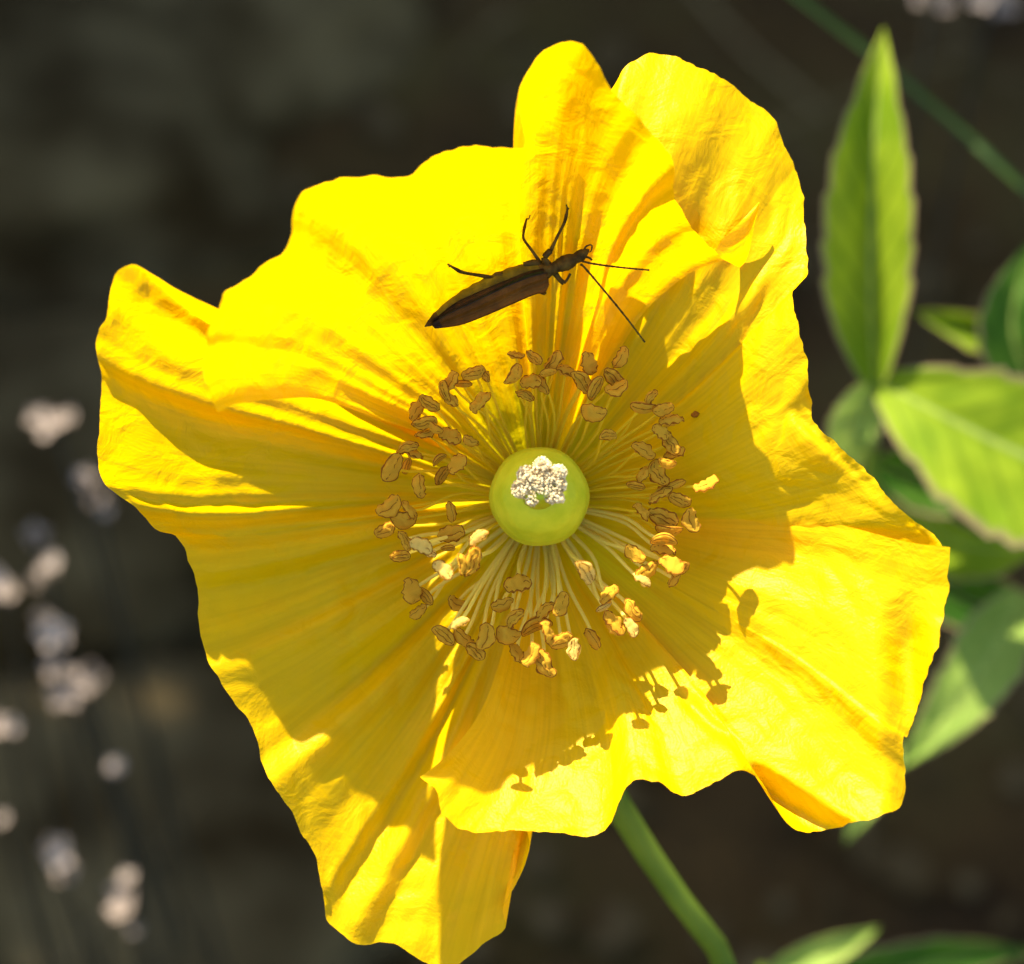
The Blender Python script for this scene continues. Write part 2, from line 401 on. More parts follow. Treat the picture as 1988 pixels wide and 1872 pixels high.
def petal(kind, left, rim, right, prm, nt=170, ns=120, label=None):
    """left / right: side edges from claw to rim corner; rim: left corner to right corner"""
    Lc = bend([Vector((*p, 0)) for p in left], ns + 1)
    Rc = bend([Vector((*p, 0)) for p in right], ns + 1)
    Tc = bend([Vector((*p, 0)) for p in rim], nt + 1)
    Bc = [Lc[0].lerp(Rc[0], i / nt) for i in range(nt + 1)]
    V = []; UV = []; F = []
    for j in range(ns + 1):
        s = j / ns
        for i in range(nt + 1):
            t = i / nt
            p = Lc[j] * (1 - t) + Rc[j] * t + Bc[i] * (1 - s) + Tc[i] * s
            p -= (Lc[0] * (1 - t) + Rc[0] * t) * (1 - s) + (Lc[-1] * (1 - t) + Rc[-1] * t) * s
            jag = s ** 14 * (6.0 * noise.noise(Vector((t * 40, 1.7, prm['seed']))) + 4.0 * noise.noise(Vector((t * 105, 4.7, prm['seed']))))
            rd = Vector((p.x - CX, p.y - CY, 0)).normalized()
            p += rd * jag
            h = height(kind, p.x, p.y, t, s) + ripple(kind, t, s, prm)
            if 'extra' in prm: h += prm['extra'](p.x, p.y, t, s)
            V.append(at(p.x, p.y, h) - wloc(poppy)); UV.append((t, s))
    for j in range(ns):
        for i in range(nt):
            a = j * (nt + 1) + i; F.append((a, a + 1, a + nt + 2, a + nt + 1))
    me = mesh('petal', V, F, [M_PETAL], uvs=UV)
    o = bpy.data.objects.new('petal', me); C.objects.link(o); o.parent = poppy
    if label: o['label'] = label
    BVH[kind] = BVHTree.FromPolygons([v + wloc(poppy) for v in V], F)
    return o
def side_of(x, y, ax, ay, bx, by):
    """distance to the right of the line a-b (page, y down, seen along a->b) and position along it"""
    dx, dy = bx - ax, by - ay; l = math.hypot(dx, dy)
    return ((y - ay) * dx - (x - ax) * dy) / l, ((x - ax) * dx + (y - ay) * dy) / (l * l)
def fold_front(x, y, t, s):
    # two creases in the sunlit petal whose far flank turns from the sun
    d, a = side_of(x, y, 1688, 1150, 1706, 1420); d = -d
    h = -62 * sstep(-5, 72, d) * (1 - 0.8 * sstep(72, 120, d)) * sstep(-0.05, 0.55, a)
    d, a = side_of(x, y, 1470, 1470, 1690, 1605)
    h -= 75 * sstep(0, 50, d) * sstep(-0.1, 0.15, a) * (1 - sstep(0.9, 1.1, a)) * (1 - 0.6 * sstep(60, 100, d))
    d, a = side_of(x, y, 1310, 1340, 1430, 1450)
    h -= 16 * math.exp(-(d / 14) ** 2) * sstep(0, 0.3, a) * (1 - sstep(0.7, 1, a))
    return h
def fold_right(x, y, t, s):
    d, a = side_of(x, y, 1545, 830, 1790, 1045); d = -d
    w = sstep(-0.15, 0.1, a)
    return -80 * sstep(0, 70, d) * w - 14 * math.sin(d / 9 + 3 * a) * sstep(-10, 30, d) * w
petal('D',
  [(1030, 960), (900, 880), (700, 780), (520, 690), (425, 600)],
  [(425, 600), (390, 585), (340, 560), (300, 535), (258, 515), (220, 540), (207, 600), (188, 660), (198, 740), (196, 820), (188, 890), (205, 940), (268, 990), (310, 1030), (345, 1045), (375, 1110), (388, 1180), (390, 1250), (420, 1310), (470, 1380), (500, 1440), (510, 1490), (550, 1560), (600, 1640), (625, 1720), (640, 1790), (700, 1835), (755, 1828), (830, 1868), (885, 1874), (945, 1825), (982, 1800), (976, 1765), (1015, 1690), (1028, 1645), (1020, 1600)],
  [(1050, 990), (1070, 1150), (1070, 1350), (1040, 1500), (1020, 1600)],
  dict(seed=1.3, pf=17, pa=46, wf=8, wa=46, ca=8), nt=240, label='dull yellow petal streaked with sunlit pleats')
petal('B',
  [(1040, 950), (1090, 800), (1130, 560), (1150, 330), (1165, 210)],
  [(1165, 210), (1190, 170), (1220, 122), (1270, 105), (1330, 120), (1400, 152), (1450, 190), (1500, 232), (1530, 300), (1558, 370), (1562, 450), (1567, 530), (1538, 570), (1555, 650), (1570, 720), (1575, 800), (1592, 832), (1650, 885), (1700, 935), (1760, 998), (1815, 1040), (1835, 1075)],
  [(1060, 975), (1250, 1040), (1480, 1090), (1700, 1090), (1835, 1075)],
  dict(seed=4.7, pf=11, pa=15, wf=4, wa=28, ca=7, extra=fold_right), nt=190, label='bright yellow petal half in the shade of its neighbour')
petal('A',
  [(1020, 960), (930, 900), (850, 855), (740, 815), (620, 775), (530, 776), (460, 785), (425, 802)],
  [(425, 802), (398, 740), (400, 660), (425, 600), (440, 570), (480, 540), (555, 482), (572, 400), (600, 370), (650, 350), (720, 342), (790, 346), (830, 312), (880, 291), (960, 285), (1018, 290), (1012, 230), (1010, 170), (1050, 103), (1108, 80), (1150, 110), (1186, 172), (1240, 235), (1305, 305), (1312, 385), (1365, 465), (1405, 505)],
  [(1060, 950), (1120, 830), (1180, 720), (1240, 620), (1300, 560), (1350, 525), (1405, 505)],
  dict(seed=9.1, pf=19, pa=18, fade=0.72, wf=5, wa=24, ca=6), nt=220, label='glowing back-lit yellow petal that the beetle clings to')
petal('C',
  [(1065, 985), (1200, 1000), (1400, 1008), (1590, 1012), (1760, 1052), (1842, 1062)],
  [(1842, 1062), (1838, 1150), (1830, 1210), (1795, 1330), (1766, 1425), (1752, 1432), (1757, 1490), (1757, 1545), (1725, 1580), (1650, 1600), (1570, 1615), (1525, 1595), (1480, 1520), (1455, 1500), (1430, 1497), (1340, 1540), (1310, 1540), (1280, 1520), (1230, 1518), (1200, 1560), (1180, 1602), (1130, 1622), (1060, 1612), (990, 1612), (900, 1612), (860, 1580), (845, 1530), (815, 1510)],
  [(1035, 990), (1000, 1120), (985, 1220), (962, 1310), (928, 1390), (870, 1465), (815, 1510)],
  dict(seed=14.9, pf=9, pa=16, wf=6, wa=42, ca=7, extra=fold_front), nt=230, label='blazing yellow sunlit petal with a ragged shadow edge')
def surf(px, py, kinds='ABCD'):
    best = None
    d = (at(px, py, 0) - CAM).normalized()
    for k in kinds:
        hit = BVH[k].ray_cast(CAM, d)
        if hit[0] is not None and (best is None or hit[3] < best[1]): best = (hit[0], hit[3])
    return unat(best[0])[2] if best else -9999.0
# a small pointed flap at the corner of the back-lit petal
def flap():
    V = []; F = []; n = 12
    for i in range(n + 1):
        t = i / n
        cx = 1412 + (1474 - 1412) * t; cy = 508 - (508 - 393) * t
        w = 30 * (1 - t) ** 0.8 * (1 + 0.2 * math.sin(5 * t)) + 1.0
        h0 = surf(cx, cy, 'AB') + 22 + 14 * t
        for k in range(7):
            u = k / 3 - 1
            V.append(at(cx + u * w * 0.88, cy + u * w * 0.42, h0 + 6 * (1 - u * u) - 26 * u * (1 - t)) - wloc(poppy))
    for i in range(n):
        for k in range(6):
            a = i * 7 + k; F.append((a, a + 1, a + 8, a + 7))
    me = mesh('petal_tip', V, F, [M_PETAL], uvs=[(0.5, 0.9)] * len(V))
    o = bpy.data.objects.new('petal_tip', me); C.objects.link(o); o.parent = poppy
flap()

# stem
def stem():
    path = bend([at(1050, 968, -14), at(1075, 1100, -120), at(1120, 1330, -330), at(1190, 1545, -520), at(1300, 1720, -620), at(1420, 1905, -760), at(1500, 2300, -1400), Vector((0.055, 0.075, -0.012))], 60)
    V, F = tube(path, [(31 - 9 * min(1, i / 20) + 1.2 * math.sin(i * 1.3)) * S for i in range(60)], 12)
    o = child('stem', mesh('stem', [v - wloc(poppy) for v in V], F, [M_STEM])); o.parent = poppy
stem()

# pistil: ribbed ovary with a lobed papillose stigma on its crown
def pistil():
    V = []; F = []; n = 40; m = 26
    ax0 = Vector((1047, 967)); ax1 = Vector((1047, 962))
    prof = [(0, 30), (0.06, 52), (0.18, 78), (0.35, 92), (0.55, 97), (0.72, 92), (0.85, 76), (0.94, 52), (1.0, 20)]
    for j in range(m + 1):
        t = j / m; r = lerp_table(prof, t); h = -6 + 306 * t
        c = ax0.lerp(ax1, t)
        for k in range(n):
            a = 2 * math.pi * k / n
            rr = r * (1 + 0.013 * math.cos(6 * a + 0.4) * math.sin(math.pi * t) + 0.008 * noise.noise(Vector((3 * math.cos(a), 3 * math.sin(a), 4 * t))))
            V.append(at(c.x + rr * math.cos(a), c.y + rr * math.sin(a), h) - wloc(poppy))
    for j in range(m):
        for k in range(n):
            a = j * n + k; b = j * n + (k + 1) % n; F.append((a, a + n, b + n, b))
    F.append(tuple(m * n + k for k in range(n - 1, -1, -1))); F.append(tuple(range(n)))
    ov = child('ovary', mesh('ovary', V, F, [M_OVARY])); ov.parent = poppy
    # style
    bm = bmesh.new(); rng = random.Random(5)
    def z1(x, y): return ((700 + x / 2.485) * 0.9707, (650 + y / 2.485) * 0.9707)
    lobes = [(955, 700, 46), (875, 745, 48), (850, 815, 50), (905, 800, 52), (965, 770, 56), (1035, 735, 44), (1030, 795, 48), (1000, 850, 40), (905, 868, 34), (1040, 860, 28), (960, 820, 40)]
    for lx, ly, lr in lobes:
        cx, cy = z1(lx, ly); lr *= 0.39
        for i in range(int(lr * 7.5)):
            a = rng.uniform(0, 6.283); q = math.sqrt(rng.random())
            x = cx + lr * q * math.cos(a); y = cy + lr * q * math.sin(a)
            h = 322 + 11 * math.sqrt(max(0, 1 - q * q)) + rng.uniform(-9, 8)
            r = rng.uniform(1.3, 2.6) * S
            bmesh.ops.create_icosphere(bm, subdivisions=1, radius=r, matrix=Matrix.Translation(at(x, y, h) - wloc(poppy)))
        # solid core of the lobe
        cm = Matrix.Translation(at(cx, cy, 313) - wloc(poppy)) @ Matrix.Rotation(math.pi / 2 - PITCH, 4, 'X') @ Matrix.Diagonal((lr * S * 0.94, lr * S * 0.94, 10 * S, 1))
        bmesh.ops.create_icosphere(bm, subdivisions=2, radius=1, matrix=cm)
    me = bpy.data.meshes.new('stigma'); bm.to_mesh(me); bm.free(); me.materials.append(M_STIGMA)
    st = child('stigma', me); st.parent = ov
    # short style holding the stigma
    V, F = tube([at(1047, 958, 286), at(1045, 948, 304), at(1043, 938, 320)], [34 * S, 30 * S, 34 * S], 16)
    o = child('style', mesh('style', [v - wloc(poppy) for v in V], F, [M_OVARY])); o.parent = ov
pistil()

# stamens
def anther_mesh(seed, pale):
    """flattened, slightly curled pollen sac with thin rusty margins; long axis X, unit half length"""
    rng = random.Random(seed * 7 + 1); V = []; F = []; fm = []
    wid = rng.uniform(0.42, 0.66); thick = rng.uniform(0.26, 0.40); curl = rng.uniform(-0.5, 0.6); bendy = rng.uniform(-0.22, 0.22); skew = rng.uniform(-0.25, 0.25)
    lines = [0.5 + rng.uniform(-0.12, 0.12)] if rng.random() < 0.7 else [0.36, 0.66]
    nu, nv = 18, 20
    def shape(x, a, grow=0.0):
        pr = max(0.0, 1 - abs(x) ** 2.3) ** 0.55 * (1 + skew * x)
        y = (wid * pr + grow) * math.cos(a); z = (thick * pr + grow * 0.5) * math.sin(a)
        if a < math.pi:                      # the open face: furrows
            u = (math.cos(a) + 1) / 2
            for l in lines: z -= 0.13 * pr * math.exp(-((u - l) / 0.07) ** 2)
        v = Vector((x, y, z))
        w = 0.20 * noise.noise(v * 2.2 + Vector((seed, 0, 0))) + 0.13 * noise.noise(v * 5 + Vector((0, seed, 0))) + 0.05 * noise.noise(v * 11 + Vector((0, 0, seed)))
        v.y += w; v.z += 0.8 * w + curl * (x * x - 0.4) * 0.5 + 0.25 * curl * v.y * v.y; v.y += bendy * x * x
        return v
    for i in range(nu + 1):
        x = -math.cos(math.pi * i / nu)
        for k in range(nv): V.append(shape(x, 2 * math.pi * k / nv))
    for i in range(nu):
        for k in range(nv):
            F.append((i * nv + k, i * nv + (k + 1) % nv, (i + 1) * nv + (k + 1) % nv, (i + 1) * nv + k))
            u = (math.cos(2 * math.pi * (k + 0.5) / nv) + 1) / 2
            fm.append(1 if k in (0, nv // 2 - 1) and (i * 7 + seed) % 5 else 0)
    # thin frayed margin running round the sac and along each furrow
    def cord(P, r):
        v, f = tube(P, [r * (0.7 + 0.6 * abs(noise.noise(p * 5 + Vector((seed, 3, 1))))) for p in P], 4)
        k = len(V); V.extend(v); F.extend([tuple(q + k for q in t) for t in f]); fm.extend([1] * len(f))
    for a in (0.12, math.pi - 0.12):
        cord([shape(-math.cos(math.pi * i / 16), a, 0.01) for i in range(17)], 0.055)
    for l in lines:
        a = math.acos(2 * l - 1) + rng.uniform(-0.15, 0.15)
        cord([shape(-0.85 * math.cos(math.pi * i / 12), a, 0.0) + Vector((0, 0, 0.0)) for i in range(13)], 0.044)
    return mesh('anther', V, F, [M_ANTHP if pale else M_ANTH, M_ANTHB], fm)
AM = [anther_mesh(i, False) for i in range(24)]; AMP_ = [anther_mesh(i + 20, True) for i in range(5)]
# x, y, long-axis angle, half-length, tilt, kind (0 gold, 1 pale, 2 low and dim)
ST = [(825,150,-20,40,60,0),(915,165,-30,48,20,0),(1010,190,50,62,20,0),(815,250,70,56,40,0),(900,280,0,52,10,0),(955,300,-60,50,25,0),(870,350,-20,48,10,0),(985,235,10,40,50,0),(1075,225,-10,54,40,0),(1155,275,-60,64,15,0),
(1190,190,-75,56,30,0),(1215,310,60,60,40,0),(1350,165,60,56,5,0),(1310,265,-50,62,20,0),(1330,320,20,56,40,0),(1210,440,-10,60,10,0),(650,380,50,62,15,0),(615,240,20,56,10,0),(665,240,-45,46,40,0),(560,290,10,44,30,0),
(500,280,60,50,20,0),(470,330,-80,52,35,0),(500,370,-30,44,20,0),(390,390,-40,56,15,0),(330,420,60,56,5,0),(370,490,10,60,20,0),(370,545,10,46,35,0),(420,510,-20,44,50,0),(500,550,-30,58,20,0),(600,580,-30,42,10,0),
(285,610,20,54,15,0),(210,710,60,72,30,0),(320,640,-30,46,50,0),(440,665,30,40,50,0),(530,690,50,54,25,0),(280,700,80,40,40,2),(340,800,-85,58,15,0),(455,750,60,48,30,2),(200,910,40,64,10,0),(270,970,10,62,25,0),
(290,920,-60,50,40,0),(175,1020,30,52,10,2),(275,1070,-60,52,20,0),(505,930,-85,52,10,0),(505,1035,15,64,5,0),(355,1095,-25,56,5,1),(400,1130,-40,34,40,1),(490,1110,20,34,40,0),(635,1055,30,56,20,1),(610,1180,70,72,10,0),
(465,1215,-45,56,10,1),(560,1190,80,50,60,0),(830,1285,15,66,25,0),(760,1390,20,54,10,0),(815,1460,45,58,25,0),(1050,1390,65,60,15,0),(965,1420,50,56,15,0),(920,1490,25,76,45,0),(545,1480,20,48,30,1),(470,1540,-45,62,25,0),
(560,1560,-40,60,15,0),(620,1620,-50,56,15,0),(680,1550,75,64,5,0),(785,1545,-20,60,10,0),(980,1530,-70,56,40,0),(1050,1570,30,58,10,0),(1110,1610,85,52,30,1),(1210,1560,-65,60,15,0),(900,1640,60,58,35,0),(965,1690,-60,68,5,0),
(830,1630,-70,52,30,2),(1175,1220,-60,64,5,1),(1285,1340,50,54,30,0),(1260,1400,30,40,40,1),(1400,1420,-60,60,15,0),(1400,1500,-60,50,15,1),(1310,1480,-35,70,55,0),(1480,1220,30,62,10,0),(1455,1270,-30,44,40,1),(1415,1140,-40,56,10,0),
(1560,1110,-15,60,15,0),(1560,1065,0,62,50,0),(1600,1190,-30,62,35,0),(1640,1210,40,48,20,0),(1615,1265,60,44,40,0),(1555,960,-20,74,5,0),(1690,975,-70,58,10,0),(1585,1025,0,64,60,0),(1450,930,-60,50,35,0),(1640,870,-20,54,20,0),
(1540,840,30,66,50,0),(1620,790,20,48,25,0),(1770,795,35,60,55,0),(1530,740,-60,64,10,0),(1460,740,60,48,35,0),(1420,800,-10,44,40,0),(1460,620,-30,60,5,0),(1590,590,-60,62,10,0),(1610,640,10,54,30,0),(1575,690,-20,44,45,0),
(1545,530,-40,46,20,0),(1460,410,-15,64,45,0),(1495,360,60,46,20,0),(1560,420,20,50,20,0),(1595,470,10,58,35,0),(1280,545,0,44,10,0),(310,1320,-80,62,15,2),(380,1350,-40,50,20,2),(340,1430,30,50,20,2),(250,1150,10,48,20,2),(530,1390,-20,52,20,2)]
ROTC = Matrix.Rotation(math.pi / 2 - PITCH, 3, 'X')      # columns: right, up, towards viewer
PW = wloc(poppy)
rng = random.Random(21)
for i, (zx, zy, ang, hl, tilt, kd) in enumerate(ST):
    px = (700 + zx / 2.485) * 0.9707; py = (650 + zy / 2.485) * 0.9707
    hl = hl / 2.485 * 0.9707 * 1.03
    x = px - 1048; y = py - 972; r = math.hypot(x, y); a = math.atan2(y, x)
    floor = surf(px, py)
    low = {0: 1.0, 1: 1.04, 2: 0.6}[kd]
    h = (205 + rng.uniform(-28, 26) + (22 if py > 1040 else 0)) * low
    if (zx, zy) in ((635, 1055), (610, 1180), (465, 1215), (355, 1095), (560, 1190), (545, 1480), (1175, 1220)): h = 318     # long stamens that reach the sun
    h = max(h, floor + hl * 0.75 + 8)
    tip = at(px, py, h)
    jit = a + rng.uniform(-0.12, 0.12)
    b0 = at(1048 + 60 * math.cos(jit), 972 + 60 * math.sin(jit), 4)
    mid = at(1048 + (60 + (r - 60) * 0.52) * math.cos(jit) + rng.uniform(-8, 8), 972 + (60 + (r - 60) * 0.52) * math.sin(jit) + rng.uniform(-8, 8), h * 0.36 + 6)
    mid2 = at(1048 + (60 + (r - 60) * 0.85) * math.cos(a), 972 + (60 + (r - 60) * 0.85) * math.sin(a), h * 0.74)
    V, F = tube(bend([b0, mid, mid2, tip], 11), [((3.9 if py > 1045 else 2.9) - 0.06 * k) * S for k in range(11)], 6)
    so_ = child('stamen', mesh('stamen', [v - PW for v in V], F, [M_FILAM_LIT if py > 1045 else M_FILAM])); so_.parent = poppy
    me = (AMP_ if kd == 1 else AM)[(i * 5) % (5 if kd == 1 else 24) if kd != 1 else i % 5]
    an = bpy.data.objects.new('anther', me); C.objects.link(an); an.parent = so_
    R = ROTC @ Matrix.Rotation(math.radians(ang), 3, 'Z') @ Matrix.Rotation(math.radians(tilt * (1 if i % 2 else -1)), 3, 'X') @ Matrix.Rotation(math.radians(rng.uniform(-22, 22)), 3, 'Y')
    sc_ = hl * S
    an.matrix_basis = Matrix.Translation(tip - PW) @ R.to_4x4() @ Matrix.Diagonal((sc_, sc_ * rng.uniform(0.92, 1.12), sc_, 1))

# ------------------------------------------------------------------ beetle
def z2(x, y): return ((820 + x / 3.823) * 0.9707, (380 + y / 3.823) * 0.9707)
K2 = 0.9707 / 3.823
def beetle():
    ax = [(115, 1043), (330, 935), (600, 815), (850, 700), (1040, 622), (1210, 550), (1370, 455)]
    # height of the body axis: straight line fitted over the petal
    hs = []
    for q in ax:
        px, py = z2(*q); hs.append(surf(px, py, 'A'))
    n = len(ax); xs = [q[0] for q in ax]
    mx = sum(xs) / n; mh = sum(hs) / n
    sl_ = sum((x - mx) * (h - mh) for x, h in zip(xs, hs)) / sum((x - mx) ** 2 for x in xs)
    lift = max(h - (mh + sl_ * (x - mx)) for x, h in zip(xs, hs)) + 26
    def hb(x): return mh + sl_ * (x - mx) + lift
    root = empty('flower_beetle', at(*z2(700, 760), hb(700) - 20)); RW = wloc(root)
    tag(root, 'slender dark brown beetle with long antennae clinging to the yellow petal', 'beetle')
    dirv = Vector((1255, -590)).normalized(); nrm = Vector((dirv.y, -dirv.x))     # image-plane axis (y down) and its upper side
    nrm = Vector((-0.425, -0.905))
    def pt(x, y, dh=0.0):
        px, py = z2(x, y); return at(px, py, hb(x) + dh)
    V = []; F = []; fm = []
    def add(v, f, m):
        k = len(V); V.extend(v); F.extend([tuple(q + k for q in t) for t in f]); fm.extend([m] * len(f))
    # trunk: tail, abdomen, thorax, neck, head in one loft (x, y, half width, half depth)
    rows = [(112,1046,4,4),(150,1018,26,18),(210,980,52,34),(330,915,82,50),(450,850,98,60),(580,790,108,66),(700,735,112,68),(800,690,104,66),(880,655,92,62),(960,640,80,60),(1020,625,68,56),(1070,608,50,46),(1110,592,44,40),(1150,575,56,46),(1195,556,62,50),(1235,538,56,46),(1262,526,40,36),(1290,510,46,38),(1320,493,44,36),(1345,476,30,26),(1362,462,16,14),(1370,455,5,5)]
    rows_p = bend([Vector((r[0], r[1], 0)) for r in rows], 66)
    wt = [(r[0], r[2]) for r in rows]; dt = [(r[0], r[3]) for r in rows]
    sides = 18; v = []; f = []; mm = []
    for i, p in enumerate(rows_p):
        w = lerp_table(wt, p.x); d = lerp_table(dt, p.x)
        seg = 1 + (0.035 * math.cos(p.x / 14.0) if p.x < 980 else 0.07 * noise.noise(Vector((p.x / 9, 2.2, 0))))
        for k in range(sides):
            a = 2 * math.pi * k / sides
            q = nrm * (w * seg * math.cos(a))
            v.append(pt(p.x + q.x, p.y + q.y, d * K2 * math.sin(a)))
    for i in range(len(rows_p) - 1):
        for k in range(sides):
            f.append((i * sides + k, i * sides + (k + 1) % sides, (i + 1) * sides + (k + 1) % sides, (i + 1) * sides + k))
            mm.append(1 if rows_p[i].x < 1000 and rows_p[i].x > 215 else 0)
    f.append(tuple(range(sides - 1, -1, -1))); mm.append(0)
    f.append(tuple((len(rows_p) - 1) * sides + k for k in range(sides))); mm.append(0)
    V += v; F += f; fm += mm
    def above(path):
        out = []
        for w in path:
            px, py, h = unat(w)
            out.append(at(px, py, max(h, surf(px, py, 'AB') + 5)))
        return out
    def limb(pts, rad, mat=0, n=18, foot=True):
        P = []
        for (x, y, dh) in pts:
            px, py = z2(x, y)
            if dh is None: P.append(at(px, py, surf(px, py, 'AB') + 3))     # touching the petal
            else: P.append(pt(x, y, dh * K2))
        rr = bend([Vector((r, 0, 0)) for r in rad], n) if False else None
        path = above(bend(P, n))
        rad2 = [lerp_table([(j / (len(rad) - 1), rad[j]) for j in range(len(rad))], i / (n - 1)) * 1.22 * K2 * S for i in range(n)]
        a, b = tube(path, rad2, 7); add(a, b, mat)
    # legs: femur, tibia, tarsus
    limb([(1085, 600, -20), (1045, 560, 10), (1030, 515, 20), (1075, 465, 25)], [26, 24, 20, 20])
    limb([(1075, 468, 25), (1130, 350, 15), (1180, 250, 5), (1203, 150, None), (1194, 112, None)], [13, 10, 9, 11, 4], n=26)
    limb([(1203, 150, None), (1216, 138, None)], [8, 4], n=4)
    limb([(1010, 600, -10), (960, 560, 10), (868, 575, 15)], [22, 24, 20])
    limb([(1000, 560, 0), (930, 460, 12), (872, 380, 8), (868, 330, 2), (890, 228, None), (908, 222, None), (918, 192, None)], [12, 10, 9, 8, 10, 7, 3], n=30)
    limb([(740, 715, 10), (700, 660, 20), (645, 655, 20)], [24, 26, 20])
    limb([(705, 690, 30), (600, 665, 25), (410, 632, 10), (350, 605, None), (288, 568, None)], [14, 13, 10, 12, 6], n=26)
    limb([(312, 580, None), (296, 590, None)], [7, 4], n=4)
    limb([(1110, 640, -20), (1150, 692, 0), (1178, 712, 0)], [18, 16, 16])
    limb([(1178, 712, 0), (1205, 680, -5), (1226, 640, -10)], [9, 8, 8])
    limb([(980, 720, -20), (1010, 780, -10), (1035, 790, None)], [16, 14, 8])
    # mandibles and palps
    limb([(1325, 470, 0), (1350, 430, 6), (1390, 424, 4), (1384, 468, 0), (1362, 475, -4)], [7, 6, 5, 5, 3], n=18)
    limb([(1340, 510, -8), (1375, 522, -6), (1392, 538, -10)], [8, 7, 6], n=8)
    body = child('body', mesh('body', [q - RW for q in V], F, [M_BODY, M_ABDO], fm)); body.parent = root
    # antennae: beaded with short segments
    for pts in ([(1318, 545, 8), (1400, 565, 24), (1600, 592, 40), (1832, 614, 46)], [(1305, 570, 8), (1340, 600, 22), (1480, 765, 45), (1640, 960, 70), (1796, 1165, 96)]):
        path = above(bend([pt(*q[:2], q[2] * K2) for q in pts], 80))
        rad = [(8.2 - 2.2 * i / 79 + (1.6 if i % 7 in (0, 1) else 0)) * K2 * S for i in range(80)]
        a, b = tube(path, rad, 7)
        o = child('antenna', mesh('antenna', [q - RW for q in a], b, [M_BODY])); o.parent = root
    # wing cases: narrow, gaping apart along the back, with raised ridges
    def case(inner, outer, seed):
        I = bend([Vector((*p, 0)) for p in inner], 46); O = bend([Vector((*p, 0)) for p in outer], 46)
        v = []; f = []; m = []; nk = 16
        for layer in (0, 1):
            for i in range(46):
                for k in range(nk + 1):
                    t = k / nk; p = I[i].lerp(O[i], t)
                    off = (p.x - lerp_x(p.x)[0]) * 0
                    c = lerp_c(p.x); w = lerp_table(wt, p.x); d = lerp_table(dt, p.x)
                    s = min(1, abs((p - c).length) / max(w, 1)); dome = d * math.sqrt(max(0.0, 1 - min(s, 0.97) ** 2))
                    ridge = 11 * max(0, math.cos(t * 2 * math.pi * 3)) ** 3
                    z = (dome + 20 + ridge + 5 * noise.noise(Vector((p.x / 22, p.y / 22, seed)))) if layer == 0 else (dome + 10)
                    v.append(pt(p.x, p.y, z * K2))
        q = 46 * (nk + 1)
        for i in range(45):
            for k in range(nk):
                a = i * (nk + 1) + k
                f.append((a, a + 1, a + nk + 2, a + nk + 1)); t = k / nk; m.append(1 if (k in (0, 15) or i > 41) else 0)
                f.append((q + a, q + a + nk + 1, q + a + nk + 2, q + a + 1)); m.append(1)
            for a in (i * (nk + 1), i * (nk + 1) + nk):
                f.append((a, a + nk + 1, q + a + nk + 1, q + a)); m.append(1)
        for k in range(nk):
            f.append((k, k + 1, q + k + 1, q + k)); a = 45 * (nk + 1) + k; f.append((a, a + 1, q + a + 1, q + a)); m += [1, 1]
        o = child('wing_case', mesh('wing_case', [x - RW for x in v], f, [M_ELY, M_ELYD], m)); o.parent = root
    def lerp_x(x): return (x, 0)
    cl = [(p.x, p) for p in rows_p]
    def lerp_c(x):
        for (a, p), (b, r) in zip(cl, cl[1:]):
            if a <= x <= b: return p.lerp(r, (x - a) / max(b - a, 1e-6))
        return cl[0][1] if x < cl[0][0] else cl[-1][1]
    case([(1052, 630), (900, 668), (700, 752), (500, 848), (300, 942), (160, 1026)], [(1065, 725), (1030, 790), (960, 800), (760, 885), (600, 955), (420, 1025), (300, 1050), (190, 1062)], 1)
    case([(1030, 615), (880, 655), (700, 740), (500, 840), (300, 935), (150, 1020)], [(1015, 600), (900, 625), (760, 680), (600, 745), (430, 820), (320, 880), (190, 985)], 2)
beetle()

# a crumb of debris on the shaded petal
bm = bmesh.new(); bmesh.ops.create_icosphere(bm, subdivisions=2, radius=1)
for v in bm.verts: v.co *= 1 + 0.45 * noise.noise(v.co * 1.7)
me = bpy.data.meshes.new('debris_crumb'); bm.to_mesh(me); bm.free(); me.materials.append(M_ANTHB)
cr = bpy.data.objects.new('debris_crumb', me); C.objects.link(cr)
cr.location = at(1350, 805, surf(1350, 805) + 4); cr.scale = (9 * S, 6 * S, 6 * S); cr.rotation_euler = (0.7, 0.3, 0.6)
tag(cr, 'tiny dark brown crumb lying on the shaded right petal', 'debris')

